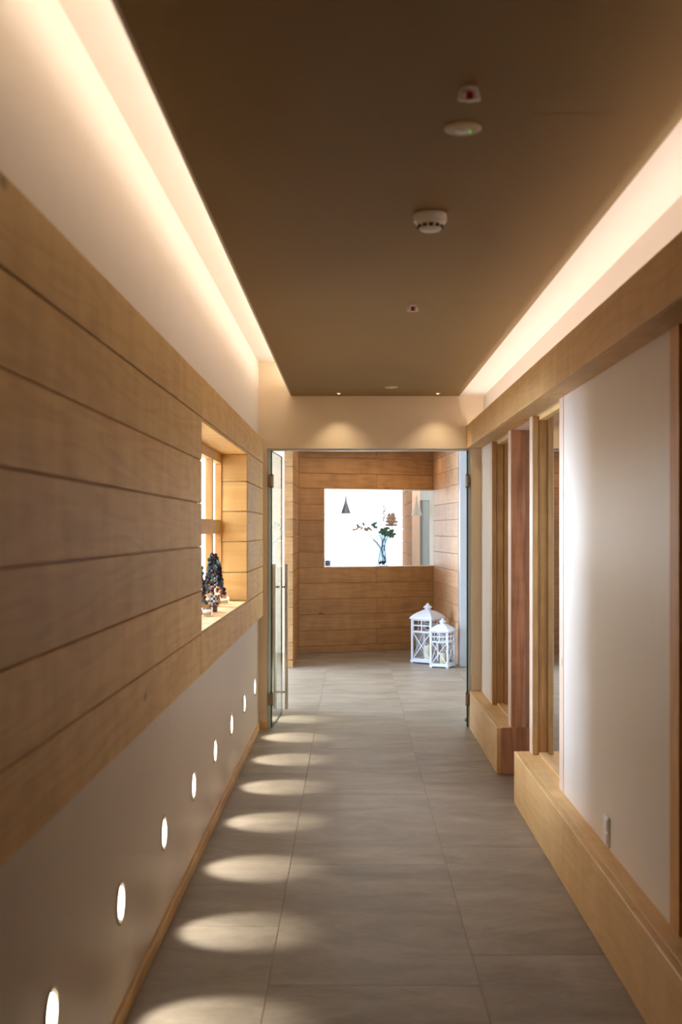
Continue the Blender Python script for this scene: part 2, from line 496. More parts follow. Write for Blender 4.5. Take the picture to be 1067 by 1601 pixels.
def door_leaf(name, label, hx, end_x, side):
    y0, L_ = YD + 0.012, 0.755
    dirv = Vector((end_x - hx, math.sqrt(max(0.0, L_ ** 2 - (end_x - hx) ** 2)), 0)).normalized()
    ang = math.atan2(dirv.y, dirv.x)
    r = root(name, (hx, y0, 0), label, 'door', 'structure', rz=ang)
    # local frame: x along the leaf away from the hinge, y across the glass
    def lp(nm, bm, mat, par=r, sm=False): return link(nm, bm, mat, par, sm)
    t = 0.006
    lp('glass_pane', box(0.003, L_ - 0.003, -t, t, 0.012, 2.10), GLASS_DOOR)
    bm = nb()
    bx(bm, 0, 0.003, -t, t, 0.012, 2.10); bx(bm, L_ - 0.003, L_, -t, t, 0.012, 2.10)
    lp('glass_edge', bm, GLASS_EDGE)
    bm = nb(); bx(bm, 0, L_, -t, t, 0.009, 0.012); bx(bm, 0, L_, -t, t, 2.10, 2.102)
    lp('edge_seal', bm, BLACK)
    for zc in (0.222, 1.872):
        bm = nb()
        bx(bm, -0.012, 0.055, -0.014, -t, zc - 0.052, zc + 0.052, 0.003)
        bx(bm, -0.012, 0.055, t, 0.014, zc - 0.052, zc + 0.052, 0.003)
        hg = lp('hinge', bm, BRASSY)
        bm = nb(); cyl(bm, (-0.012, 0, zc - 0.04), (-0.012, 0, zc + 0.04), 0.009)
        bx(bm, -0.028, -0.008, -0.02 if side > 0 else 0.0, 0.0 if side > 0 else 0.02, zc - 0.045, zc + 0.045, 0.002)
        lp('hinge_knuckle', bm, BRASSY, hg)
    hx_ = 0.635
    for s in ((-1, 1) if side < 0 else ()):
        bm = nb(); cyl(bm, (hx_, s * 0.052, 0.05), (hx_, s * 0.052, 1.225), 0.0135, n=20)
        bar = lp('handle_bar', bm, STEEL, sm=False)
        for zz in (0.19, 1.04):
            bm = nb(); cyl(bm, (hx_, s * t, zz), (hx_, s * 0.052, zz), 0.009)
            lp('standoff', bm, STEEL, bar)
    # bottom patch lock
    bm = nb(); cyl(bm, (0.045, -0.02, 0.06), (0.045, 0.02, 0.06), 0.016)
    if side > 0: lp('stop_stud', bm, STEEL)
    else: bm.free()
    return r
door_leaf('door_1', 'left glass leaf of the double door, standing open with tall steel bar handles', -0.608, -0.574, -1)
door_leaf('door_2', 'right glass leaf of the double door, standing open edge-on to the corridor', 0.878, 0.958, 1)

# ================================================================== RIGHT WALL
XP = 0.98       # lacquer panel face
XG = 1.035      # glazing plane
XK = 0.893      # plinth face
bm = nb()
bx(bm, 1.0, 1.30, YN, YD, 2.117, 2.80)          # above
bx(bm, 1.075, 1.30, YN, 6.50, 0, 2.117)         # behind near bays
bx(bm, 1.075, 1.30, 7.40, YD, 0, 2.117)
wr = link('wall_right', bm, PAINT_COVE)
tag(wr, 'right corridor wall, pale plaster strip above the timber beam', 'wall', 'structure')
# panels
bm = box(XP, 1.075, 3.63, 5.46, 0.287, 2.117)
o = link('wall_panel', bm, PANEL)
tag(o, 'tall white wall panel between timber posts carrying the small switch plate', 'panel', 'structure')
bm = box(XP, 1.075, 8.33, YD, 0.287, 2.117)
o = link('wall_panel', bm, PANEL)
tag(o, 'narrow white wall panel next to the right glass door leaf', 'panel', 'structure')
# doorway between the two plinths
bm = box(1.26, 1.30, 6.50, 7.40, 0, 2.117)  # added closure, hardly in view, keeps light from leaking through the passage
o = link('wall_passage', bm, WOOD_DARK)
tag(o, 'dark timber closure added in the right side passage against light leaks', 'door', 'structure')
hb = nb(); cyl(hb, (1.26, 6.62, 1.02), (1.21, 6.62, 1.02), 0.009); cyl(hb, (1.21, 6.62, 1.02), (1.21, 6.74, 1.02), 0.009)
part('added_handle', hb, STEEL, o)

# beam
be = root('timber_beam', (0.95, 4.0, 2.117), 'long larch beam with a light channel running above the right wall bays', 'beam', 'structure')
bj = [YN, 2.55, 5.02, 6.78, YD - 0.002]
for a, b2 in zip(bj, bj[1:]):
    part('fascia_board', box(0.870, 0.886, a + 0.0008, b2 - 0.0008, 2.117, 2.290, 0.0012), WOOD_BLK, be)
    part('soffit_board', box(0.8865, 1.0745, a + 0.0008, b2 - 0.0008, 2.1172, 2.150, 0.001), WOOD_BLK, be)
part('channel_lining', box(0.887, 1.0, YN, YD - 0.002, 2.151, 2.178), PAINT_COVE, be)
ls = link('led_strip', box(0.915, 0.935, 0.9, 8.9, 2.179, 2.186), WHITE)
tag(ls, 'light strip lying in the channel on top of the right timber beam', 'light strip')

# plinths
def plinth(name, y0, y1, label):
    r = root(name, (XK, (y0 + y1) / 2, 0), label, 'plinth')
    part('front_board', box(XK, XK + 0.03, y0, y1, 0.002, 0.286, 0.0025), WOOD_BLK, r)
    part('top_board', box(XK + 0.0305, 1.0745, y0, y1, 0.256, 0.286, 0.0015), WOOD_BLK, r)
    ea, eb = (y1 - 0.03, y1 - 0.0005) if name == 'timber_plinth' else (y0 + 0.0005, y0 + 0.03)
    part('end_board', box(XK + 0.0305, 1.0745, ea, eb, 0.002, 0.2555, 0.001), WOOD_DARK, r)
    return r
plinth('timber_plinth', YN, 6.50, 'long low larch plinth at floor level under the white wall panel')
plinth('timber_kerb', 7.28, YD - 0.001, 'short low larch plinth beside the glass door')

def post(name, x0, x1, y0, y1, z0, label, mat, pale=None):
    r = root(name, ((x0 + x1) / 2, (y0 + y1) / 2, z0), label, 'post', group=None)
    part('post_face', box(x0 + (0.0 if pale is None else 0.0), x1, y0, y1, z0, 2.1165, 0.0015), mat, r)
    if pale:
        part('edge_strip', box(x0 - 0.004, x0, y0 + 0.004, y1, z0, 2.1165, 0.0006), pale, r)
    return r
PALESTRIP = wood('pale_edge_strip', 'Z', (226, 196, 168), (198, 162, 130), contrast=0.6, tint=0.03)
post('timber_post', 0.984, 1.074, 7.285, 7.40, 0.2865, 'dark larch post at the end of the short plinth by the side passage', WOOD_DARK, PALESTRIP)
# the same post goes down to the floor in the passage
part('foot_board', box(XK + 0.0305, 1.20, 7.262, 7.279, 0.002, 0.2865, 0.001), WOOD_DARK, bpy.data.objects['timber_post'])

# glazed bays: window_2 near camera, window_3 middle, window_4 by the door
def bay(name, y0, y1, label, near_stile=True, far_stile=True):
    r = root(name, (XG, (y0 + y1) / 2, 0.287), label, 'window', 'structure')
    def stile(a, b2):
        f = part('stile', box(XP + 0.001, XG - 0.026, a, b2, 0.2875, 2.1165, 0.0015), WOOD_Z, r)
        part('glazing_bead', box(XG - 0.0255, XG + 0.014, a + 0.006, b2, 0.2875, 2.1165, 0.0015), WOOD_Z, f)
        part('edge_strip', box(XP - 0.003, XP + 0.0008, a, b2, 0.2875, 2.1165, 0.0004), WOOD_Z if name == 'window_2' else PALESTRIP, f)
    if far_stile: stile(y1 - 0.10, y1)
    if near_stile: stile(y0, y0 + 0.10)
    g0 = y0 + (0.1 if near_stile else 0)
    g1 = y1 - (0.1 if far_stile else 0)
    part('bottom_bead', box(XG - 0.022, XG + 0.014, g0, g1, 0.2875, 0.302, 0.001), WOOD_PALE, r)
    part('top_bead', box(XG - 0.022, XG + 0.014, g0, g1, 2.095, 2.1165, 0.001), WOOD_Y, r)
    part('pane', box(XG, XG + 0.006, g0, g1, 0.302, 2.095), GLASS_BAY, r)
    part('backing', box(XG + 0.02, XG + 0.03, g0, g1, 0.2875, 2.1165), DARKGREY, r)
    return r
bay('window_2', 1.3, 3.63, 'glazed bay at the right edge, only its timber stile in view')
bay('window_3', 5.46, 6.49, 'glazed bay between the white wall panel and the side passage')
bay('window_4', 7.405, 8.33, 'narrow glazed bay between dark post and glass door', near_stile=False)
o = link('wall_panel', box(XP, 1.075, YN, 1.3, 0.287, 2.117), PANEL)
tag(o, 'white wall panel beside the camera, before the first glazed bay', 'panel', 'structure')

# switch plate
sp = root('switch_plate', (XP, 4.52, 0.352), 'small white switch plate low on the white wall panel', 'switch')
part('frame', box(XP - 0.008, XP, 4.48, 4.56, 0.295, 0.41, 0.002), WHITE, sp)
for k in range(2):
    part('rocker', box(XP - 0.012, XP - 0.008, 4.49, 4.55, 0.304 + 0.051 * k, 0.349 + 0.051 * k, 0.002), WHITE, sp)

# ================================================================== CEILING
CZ = 2.515
ce = link('ceiling', box(-0.451, 0.815, YN, YD, CZ, CZ + 0.035, 0.001), TAUPE)
tag(ce, 'dark taupe suspended ceiling panel over the corridor', 'ceiling', 'structure')
part('edge_profile', box(-0.462, -0.4515, YN, YD, CZ, CZ + 0.036, 0.001), PAINT_COVE, ce)
o = link('ceiling_lit_strip', box(0.8155, 1.0, YN, YD, CZ, CZ + 0.035), PAINT_COVE)  # bright band of the channel light put into the ceiling colour
tag(o, 'ceiling strip coloured pale where the right channel lights it', 'ceiling', 'structure')
bm = nb(); bx(bm, -0.9, 1.3, YN, YD + 0.12, 2.90, 3.0); bx(bm, -0.704, -0.05, YN, YD, 2.77, 2.90); bx(bm, -0.15, -0.05, YN, YD, 2.56, 2.77)
o = link('ceiling_cove', bm, PAINT_COVE)
tag(o, 'raised pale cove above the left wall, lit from its edge', 'ceiling', 'structure')
o = link('wall_upper', box(XW, XW + 0.001, YN, YD, 2.186, 2.77), PAINT_COVE)
tag(o, 'smooth pale plaster above the larch planks on the left', 'wall', 'structure')
ls = link('led_strip', box(-0.38, -0.34, 1.45, 8.9, CZ + 0.036, CZ + 0.045), WHITE)
tag(ls, 'light strip lying on the left edge of the dark ceiling panel', 'light strip')
o = link('wall_back', box(-0.9, 1.3, YN - 0.1, YN, 0, 3.0), PAINT)
tag(o, 'plain wall closing the corridor behind the camera', 'wall', 'structure')

def sprinkler(x, y, label):
    r = root('sprinkler_head', (x, y, CZ), label, 'sprinkler', group=None)
    r.scale = (0.95, 0.95, 0.66)
    def lp(n, bm, m): return link(n, bm, m, r, True)
    bm = nb(); lathe(bm, [(0, 0), (0.021, 0), (0.021, -0.003), (0.016, -0.006), (0.013, -0.010), (0, -0.010)]); lp('collar', bm, WHITE)
    for s in (-1, 1):
        bm = nb(); cyl(bm, (s * 0.0175, 0, -0.040), (s * 0.0145, 0, -0.004), 0.0098, 0.0070, n=14); lp('yoke_arm', bm, WHITE)
    bm = nb(); lathe(bm, [(0, -0.004), (0.007, -0.006), (0.0085, -0.026), (0.007, -0.040), (0, -0.041)], 12); lp('bulb', bm, RED)
    bm = nb(); lathe(bm, [(0, -0.0405), (0.011, -0.041), (0.011, -0.0425), (0, -0.043)]); lp('deflector', bm, WHITE)
sprinkler(0.271, 2.72, 'white sprinkler head with a red bulb, the larger looking near one')
sprinkler(0.276, 5.34, 'small distant sprinkler head with red bulb past the smoke detector')

def disc(x, y, label):
    r = root('ceiling_disc', (x, y, CZ), label, 'ceiling lamp', group=None)
    bm = nb(); lathe(bm, [(0, 0), (0.047, 0), (0.047, -0.004), (0.040, -0.007), (0.036, -0.007), (0, -0.007)], 32); link('rim', bm, plain('cream_disc_plastic', (214, 200, 166), 0.5), r, True)
    bm = nb(); lathe(bm, [(0, -0.0065), (0.020, -0.0065), (0.018, -0.0095), (0, -0.010)], 20, (0, 0, 0)); link('lens', bm, WHITE, r, True)
    bm = nb(); ball(bm, (0.018, 0.0, -0.010), 0.004, 2); link('indicator', bm, GREEN_LED, r, True)
disc(0.281, 2.985, 'flat round cream ceiling disc with green indicator beside near sprinkler')
disc(0.281, 8.38, 'flat round ceiling disc far off, just before the door lintel')

r = root('smoke_detector', (0.253, 3.80, CZ), 'round white smoke detector with dark slots on the taupe ceiling', 'smoke detector')
bm = nb(); lathe(bm, [(0, 0), (0.052, 0), (0.053, -0.004), (0.053, -0.024), (0.050, -0.028), (0, -0.028)], 36); link('base', bm, WHITE, r, True)
bm = nb(); lathe(bm, [(0, -0.028), (0.047, -0.028), (0.046, -0.032), (0.034, -0.050), (0.030, -0.053), (0, -0.054)], 36); link('cap', bm, WHITE, r, True)
for k in range(12):
    a = 2 * math.pi * k / 12
    bm = nb(); bx(bm, 0.0395 - 0.003, 0.0395 + 0.003, -0.0065, 0.0065, -0.046, -0.036)
    bmesh.ops.rotate(bm, verts=bm.verts, matrix=Matrix.Rotation(a, 3, 'Z'))
    link('slot', bm, DARKGREY, r)
for (x0, x1, y0, y1, lb) in ((0.46, 0.67, 5.27, 5.43, 'flush taupe access hatch in ceiling beside the small sprinkler'), (0.44, 0.64, 2.88, 3.08, 'flush taupe access hatch in ceiling beside the near disc')):
    o = link('access_hatch', box(x0, x1, y0, y1, CZ - 0.0009, CZ - 0.0002, 0.0003), TAUPE); tag(o, lb, 'hatch')

def downlight(x, y, label):
    r = root('downlight', (x, y, CZ), label, 'downlight')
    bm = nb(); lathe(bm, [(0.010, 0), (0.020, 0), (0.020, -0.003), (0.012, -0.004), (0.010, 0)], 24); link('trim_ring', bm, STEEL, r, True)
    bm = nb(); lathe(bm, [(0, -0.0015), (0.0105, -0.0015), (0.0095, -0.0032), (0, -0.0045)], 16); link('lens', bm, LAMP_TINY, r, True)
    l = bpy.data.lights.new('downlight_beam', 'SPOT'); l.energy = 3.0; l.color = (1.0, 0.80, 0.55); l.spot_size = R(95); l.spot_blend = 0.8; l.shadow_soft_size = 0.012
    o = bpy.data.objects.new('downlight_beam', l); o.parent = r; o.location = (0, 0, -0.012); COL.objects.link(o)
downlight(-0.095, 8.77, 'tiny recessed downlight before the door lintel, over the corridor centre')
downlight(0.64, 8.77, 'tiny recessed downlight before the door lintel, towards the timber beam')

# ================================================================== STEP LIGHTS
names = ['nearest the camera at the bottom corner', 'second from the camera', 'third from the camera', 'fourth from the camera', 'fourth from the glass door',
         'third from the glass door', 'second from the glass door', 'nearest the glass door', 'just past the glass door']
for k in range(9):
    yk = 2.77 + 0.8286 * k
    r = root('step_light', (XW, yk, 0.367), 'recessed step light low on left wall, ' + names[k], 'wall light', group='step lights along the left wall')
    # ring and lens: leaf shaped plaster recess
    def ell(bm, a, b_, x, x2, n=28, a2=None, b2=None):
        a2 = a if a2 is None else a2; b2 = b_ if b2 is None else b2
        r0 = [bm.verts.new((x, a * math.cos(t), b_ * math.sin(t))) for t in [2 * math.pi * i / n for i in range(n)]]
        r1 = [bm.verts.new((x2, a2 * math.cos(t), b2 * math.sin(t))) for t in [2 * math.pi * i / n for i in range(n)]]
        return r0, r1
    bm = nb()
    o0, o1 = ell(bm, 0.062, 0.066, 0.0, 0.004)
    i1, i0 = ell(bm, 0.050, 0.055, 0.004, 0.001)
    n = 28
    for i in range(n):
        j = (i + 1) % n
        bm.faces.new((o0[i], o0[j], o1[j], o1[i])); bm.faces.new((o1[i], o1[j], i1[j], i1[i])); bm.faces.new((i1[i], i1[j], i0[j], i0[i]))
    link('trim_ring', bm, PAINT_LOW, r, True)
    bm = nb()
    a0, a1 = ell(bm, 0.040, 0.050, 0.0012, 0.006, a2=0.034, b2=0.046)
    for q in (a0, a1):
        for v in q: v.co.y *= max(0.0, 1 - (abs(v.co.z) / 0.0505) ** 2) ** 0.35 + 0.02
    bm.faces.new(a1)
    for i in range(n):
        j = (i + 1) % n
        bm.faces.new((a0[i], a0[j], a1[j], a1[i]))
    link('lens', bm, LAMP, r)
    l = bpy.data.lights.new('step_light_beam', 'SPOT'); l.energy = 6.5; l.color = (1.0, 0.95, 0.84)
    l.spot_size = R(60); l.spot_blend = 0.6; l.shadow_soft_size = 0.02
    o = bpy.data.objects.new('step_light_beam', l); o.parent = r; o.location = (0.03, 0, -0.01)
    dv = Vector((0.215, 0, -0.357))
    o.rotation_euler = dv.to_track_quat('-Z', 'Y').to_euler()
    COL.objects.link(o)

# ================================================================== LOBBY
TH = math.atan(0.39)
P0 = Vector((-0.64, 14.38, 0))
LSEAM = [0.0, 0.084, 0.276, 0.468, 0.660, 0.852, 1.045, 1.236, 1.428, 1.620, 1.812, 2.012, 2.196, 2.39, 2.56]
we = root('wall_far', P0, 'larch plank wall closing the lobby with a wide opening to the bright room', 'wall', 'structure', rz=TH)
UL, UW = 1.803, 0.325
def lp(nm, bm, mat, par): return link(nm, bm, mat, par)
for i in range(len(LSEAM) - 1):
    z0, z1 = LSEAM[i] + 0.0024, LSEAM[i + 1] - 0.0024
    inwin = 1.04 < (z0 + z1) / 2 < 2.01
    if inwin: segs = [(0.0, UW)]
    else: segs = [(0.0, 1.02), (1.0224, UL)] if i % 2 else [(0.0, UL)]
    for a, b2 in segs:
        lp('plank', box(a, b2, random.uniform(-0.001, 0.001), 0.02, z0, z1, 0.0022), WOOD_END, we)
bm = nb()
bx(bm, -0.0, UL + 0.1, 0.021, 0.24, 0, 1.043)
bx(bm, -0.0, UL + 0.1, 0.021, 0.24, 2.014, 2.6)
bx(bm, -0.0, UW, 0.021, 0.24, 1.043, 2.014)
lp('core', bm, WHITEROOM, we)
for (u0, u1, z0, z1) in ((0, UL, 0.01, 1.04), (0, UL, 2.02, 2.55), (0, UW - 0.002, 1.041, 2.019)):
    lp('batten', box(u0 + 0.002, u1 - 0.002, 0.012, 0.0195, z0, z1), WOOD_END, we)
lp('opening_sill', box(UW + 0.0, UL + 0.02, 0.0, 0.25, 1.0435, 1.050, 0.001), PANEL, we)
lp('opening_jamb', box(UW, UW + 0.01, 0.0, 0.25, 1.051, 2.005, 0.001), PANEL, we)
lp('opening_head', box(UW, UL + 0.02, 0.0, 0.25, 2.006, 2.0135, 0.001), PANEL, we)

# left return of the lobby: short plank wall
wn = root('wall_return', (-0.64, 12.9, 0), 'short plank-clad return wall on the left of the lobby', 'wall', 'structure')
for i in range(len(LSEAM) - 1):
    z0, z1 = LSEAM[i] + 0.002, LSEAM[i + 1] - 0.002
    part('plank', box(-0.665, -0.64, 12.921, 14.40, z0, z1, 0.002), WOOD_END_Y, wn)
    part('plank', box(-0.735, -0.64, 12.90, 12.92, z0, z1, 0.002), WOOD_END, wn)
part('core', box(-0.735, -0.666, 12.921, 14.40, 0, 2.56), PAINT, wn)
# right return wall of lobby: from far corner towards the door
pA, pB = Vector((1.040, 15.035, 0)), Vector((1.185, 13.15, 0))
dv = (pA - pB); ln = dv.length; ang = math.atan2(dv.y, dv.x)
wq = root('wall_lobby', pB, 'pale plank-clad wall right of the opening, behind the lanterns', 'wall', 'structure', rz=ang)
WOOD_RET = wood('larch_pale_planks', 'X', (218, 178, 140), (176, 128, 86), contrast=0.8)
for i in range(len(LSEAM) - 1):
    z0, z1 = LSEAM[i] + 0.002, LSEAM[i + 1] - 0.002
    link('plank', box(0.002, ln, -0.02, 0.0, z0, z1, 0.002), WOOD_RET, wq)
link('core', box(0.0, ln + 0.5, -0.12, -0.021, 0, 2.56), PAINT, wq)
# grey-blue pillar
o = link('trim_2', box(1.19, 1.30, 12.98, 13.13, 0, 2.56, 0.004), GREYBLUE)
tag(o, 'grey blue painted door post right of the lanterns', 'post', 'structure')
# lobby shell
bm = nb()
bx(bm, -4.0, -3.9, YD, 16.0, 0, 0.42); bx(bm, -4.0, -3.9, YD, 16.0, 2.42, 2.6)
bx(bm, -4.0, -3.9, YD, 10.25, 0.42, 2.42); bx(bm, -4.0, -3.9, 13.75, 16.0, 0.42, 2.42)
bx(bm, -4.0, -2.6, YD + 0.1, YD + 0.22, 0, 2.6)
bx(bm, -4.0, -0.66, 14.5, 14.62, 0, 2.6)
bx(bm, 1.31, 1.45, YD + 0.12, 13.4, 0, 2.6)
o = link('wall_room', bm, PAINT)
tag(o, 'plain pale side walls of the lobby beyond the glass doors', 'wall', 'structure')
w5 = root('window_5', (-3.95, 12.0, 0.42), 'wide window on the left side of the lobby, out of view', 'window', 'structure')
for yy in (10.25, 11.4, 12.55, 13.70):
    part('mullion', box(-3.97, -3.93, yy, yy + 0.05, 0.42, 2.42), ALU, w5)
part('pane', box(-3.955, -3.95, 10.30, 13.70, 0.42, 2.42), GLASS, w5)
bm = nb(); bx(bm, -4.0, 1.45, YD + 0.12, 16.0, 2.56, 2.66)
o = link('ceiling_lobby', bm, PAINT)
tag(o, 'pale lobby ceiling hidden behind the door lintel', 'ceiling', 'structure')

# ================================================================== BRIGHT ROOM BEYOND
bm = nb()
bx(bm, -2.9, -2.8, 14.6, 20.6, 0, 2.9)
bx(bm, 3.3, 3.4, 15.2, 20.6, 0, 2.9)
bx(bm, -2.9, 3.4, 14.62, 20.6, 2.9, 3.0)
bx(bm, -2.9, -1.9, 20.4, 20.55, 0, 2.9); bx(bm, 2.5, 3.4, 20.4, 20.55, 0, 2.9)
bx(bm, -1.9, 2.5, 20.4, 20.55, 0, 0.35); bx(bm, -1.9, 2.5, 20.4, 20.55, 2.7, 2.9)
bx(bm, 1.33, 3.4, 15.1, 15.2, 0, 2.9)
bx(bm, -2.9, -0.7, 14.64, 14.74, 0, 2.9)
o = link('wall_bright', bm, WHITEROOM)
tag(o, 'white walls of the sunlit room beyond the opening', 'wall', 'structure')
w6 = root('window_6', (0.3, 20.47, 0.35), 'large blown-out window at the back of the sunlit room', 'window', 'structure')
part('pane', box(-1.9, 2.5, 20.47, 20.476, 0.35, 2.7), GLASS, w6)
for xx in (-1.9, -1.15, 2.46):
    part('mullion', box(xx, xx + 0.04, 20.45, 20.5, 0.35, 2.7), WHITE, w6)
# plank-clad pier in that room
pr = root('timber_partition', (0.90, 18.1, 0), 'plank-clad partition seen through the opening, between the vase and the white pendant', 'partition')
for k in range(14):
    z0 = k * 0.19
    part('plank', box(0.847, 0.867, 16.53, 19.8, z0 + 0.003, z0 + 0.187, 0.002), WOOD_PIER, pr)
part('end_post', box(0.847, 0.955, 16.50, 16.528, 0, 2.66, 0.002), plain('pale_end_post_paint', (236, 204, 180), 0.5), pr)
part('core', box(0.868, 0.955, 16.53, 19.8, 0, 2.66), WHITEROOM, pr)
gd = root('window_7', (1.3, 18.0, 0), 'white framed glazed door in the sunlit room, right of the partition', 'window', 'structure')
part('head', box(0.96, 2.0, 17.96, 18.04, 1.957, 2.9, 0.002), WHITEROOM, gd)
part('stile', box(1.02, 1.075, 17.96, 18.04, 0, 1.956, 0.002), plain('taupe_grey_stile', (150, 140, 134), 0.5), gd)
part('stile', box(1.20, 1.245, 17.96, 18.04, 0, 1.956, 0.002), plain('sage_grey_stile', (150, 164, 160), 0.5), gd)
part('pane', box(1.076, 1.199, 17.99, 18.0, 0, 1.956), CURTAIN, gd)

# pendants
def pendant(x, y, zb, mat, label):
    r = root('pendant_lamp', (x, y, zb), label, 'pendant lamp', group=None)
    bm = nb(); lathe(bm, [(0.071, 0.0), (0.060, 0.035), (0.040, 0.095), (0.022, 0.150), (0.012, 0.200), (0.009, 0.255), (0, 0.258), (0.0, 0.250), (0.008, 0.19), (0.02, 0.14), (0.038, 0.09), (0.068, 0.0), (0.071, 0)], 28)
    link('shade', bm, mat, r, True)
    bm = nb(); cyl(bm, (0, 0, 0.25), (0, 0, 2.9 - zb), 0.003, n=8); link('cord', bm, mat, r)
    bm = nb(); lathe(bm, [(0, 0), (0.04, 0), (0.04, -0.02), (0, -0.025)], 16, (0, 0, 2.9 - zb)); link('canopy', bm, mat, r, True)
    bm = nb(); ball(bm, (0, 0, 0.05), 0.022, 2); link('bulb', bm, WHITE, r, True)
pendant(-0.083, 17.0, 1.739, PEND_GREY, 'grey conical pendant lamp hanging clear in the bright opening')
pendant(0.880, 16.0, 1.70, PEND_WHITE, 'white conical pendant lamp in front of the plank-clad partition')
pendant(-0.448, 17.0, 1.715, PEND_GREY, 'grey pendant lamp mostly hidden behind the left edge of the opening')

# vase on the opening sill
def sill_pt(u, v):
    c, s = math.cos(TH), math.sin(TH)
    return Vector((P0.x + u * c - v * s, P0.y + u * s + v * c, 1.050))
vp = sill_pt(1.145, 0.115)
va = root('flower_vase', vp, 'clear glass vase of green leaves and dried blooms on the opening sill', 'vase')
bm = nb(); lathe(bm, [(0, 0.004), (0.078, 0.004), (0.074, 0.08), (0.070, 0.2), (0.074, 0.32), (0.086, 0.39), (0.088, 0.392), (0.086, 0.394), (0.071, 0.32), (0.067, 0.2), (0.071, 0.08), (0.074, 0.014), (0, 0.012)], 28)
VG = glass_mat('vase_glass', (0.8, 0.9, 1, 1), 1.2, (0.78, 0.85, 0.92, 1))
link('glass_body', bm, VG, va, True)
bm = nb(); lathe(bm, [(0, 0), (0.079, 0), (0.079, 0.004), (0, 0.004)], 28); link('foot', bm, plain('blue_grey_glass_foot', (110, 140, 160), 0.2), va)
rng = random.Random(3)
bm = nb()
for k in range(26): ball(bm, (rng.uniform(-0.036, 0.036), rng.uniform(-0.03, 0.03), 0.022 + rng.uniform(0, 0.035)), 0.011, 1)
o = link('pebbles', bm, plain('dark_blue_pebbles', (60, 76, 98), 0.4), va); o['kind'] = 'stuff'
tips = [(-0.33, 0.00, 0.46), (-0.10, 0.02, 0.52), (0.02, 0.0, 0.74), (0.10, 0.0, 0.55), (0.09, -0.02, 0.42), (0.05, 0.02, 0.46), (-0.28, 0.01, 0.40), (0.16, 0.02, 0.50)]
for k, t in enumerate(tips):
    a = Vector((rng.uniform(-0.05, 0.05), rng.uniform(-0.03, 0.03), 0.04))
    b_ = Vector((rng.uniform(-0.03, 0.03), 0, 0.34)); c_ = Vector(t)
    bm = nb(); prev = a
    for s in range(1, 9):
        f = s / 8
        p = a * (1 - f) ** 2 + b_ * 2 * f * (1 - f) + c_ * f ** 2
        cyl(bm, prev, p, 0.0048, n=6); prev = p
    link('stem', bm, STEM, va)
def leaf(bm, c, dirv, l, w):
    d = Vector(dirv).normalized(); s = d.cross(Vector((0.3, 1, 0.1))).normalized(); nrm = d.cross(s)
    pts = [(0, 0), (0.3, 0.8), (0.6, 1.0), (0.85, 0.6), (1, 0), (0.85, -0.6), (0.6, -1.0), (0.3, -0.8)]
    top = [bm.verts.new(Vector(c) + d * (a * l) + s * (b2 * w) + nrm * (0.12 * w * (1 - abs(b2)))) for a, b2 in pts]
    bot = [bm.verts.new(v.co - nrm * 0.0015) for v in top]
    bm.faces.new(top); bm.faces.new(bot[::-1])
    for i in range(8):
        j = (i + 1) % 8; bm.faces.new((top[i], bot[i], bot[j], top[j]))
leaf_spots = [((0.05, -0.02, 0.42), 16, 0.085, 0.022), ((0.12, -0.01, 0.41), 12, 0.075, 0.020), ((-0.09, 0.0, 0.52), 8, 0.06, 0.016)]
for c, n_, l_, w_ in leaf_spots:
    for k in range(n_):
        bm = nb(); leaf(bm, Vector(c) + Vector((rng.uniform(-.03, .03), rng.uniform(-.02, .02), rng.uniform(-.02, .02))), (rng.uniform(-1, 1), rng.uniform(-0.6, 0.6), rng.uniform(-0.6, 0.7)), l_ * rng.uniform(0.6, 1), w_)
        link('leaf', bm, LEAF, va)
for k in range(12):
    f = k / 11
    p = Vector((-0.12 - 0.22 * f, 0.0, 0.44 + 0.06 * math.sin(f * 3)))
    bm = nb(); leaf(bm, p, (rng.uniform(-1, 0), rng.uniform(-0.3, 0.3), rng.uniform(-1, 0.9)), 0.060, 0.015)
    link('leaf', bm, STEM if k % 2 else PETAL, va)
for k in range(7):
    bm = nb(); ball(bm, (0.02 + rng.uniform(-0.02, 0.02), 0, 0.58 + 0.028 * k), 0.011, 1, (1, 1, 1.3)); link('bud', bm, STEM, va)
bm = nb()
for ring, (n_, zz, el) in enumerate([(11, 0.52, -0.1), (11, 0.545, 0.35), (10, 0.57, 0.75), (8, 0.595, 1.05), (5, 0.615, 1.35)]):
    for k in range(n_):
        a = 2 * math.pi * (k + ring * 0.5) / n_
        leaf(bm, (0.115 + 0.022 * math.cos(a), -0.01 + 0.022 * math.sin(a), zz), (math.cos(a) * math.cos(el), math.sin(a) * math.cos(el), math.sin(el)), 0.062, 0.016)
ball(bm, (0.115, -0.01, 0.572), 0.052, 2, (1.1, 0.9, 1.05))
link('bloom', bm, PETAL, va)
bm = nb()
for k in range(3):
    bm2 = bm
    bm_c = (0.06 + 0.05 * k, 0.01, 0.46 + 0.04 * k)
    for j in range(8):
        a = 2 * math.pi * j / 8
        leaf(bm, bm_c, (math.cos(a), math.sin(a) * 0.5, 0.5), 0.05, 0.014)
link('bloom', bm, PETAL, va)

# jar on sill
jp = sill_pt(0.395, 0.06)
jr = root('candle_jar', jp, 'small clear jar with a brown red candle on the opening sill', 'candle jar')
bm = nb(); lathe(bm, [(0, 0.0), (0.042, 0.0), (0.045, 0.01), (0.046, 0.10), (0.043, 0.10), (0.042, 0.012), (0, 0.010)], 24)
link('glass_body', bm, VG, jr, True)
bm = nb(); lathe(bm, [(0, 0.0105), (0.030, 0.0105), (0.030, 0.075), (0, 0.078)], 20); link('candle', bm, CANDLE_RED, jr, True)
bm = nb(); cyl(bm, (0, 0, 0.076), (0, 0, 0.088), 0.0012, n=6); link('wick', bm, BLACK, jr)

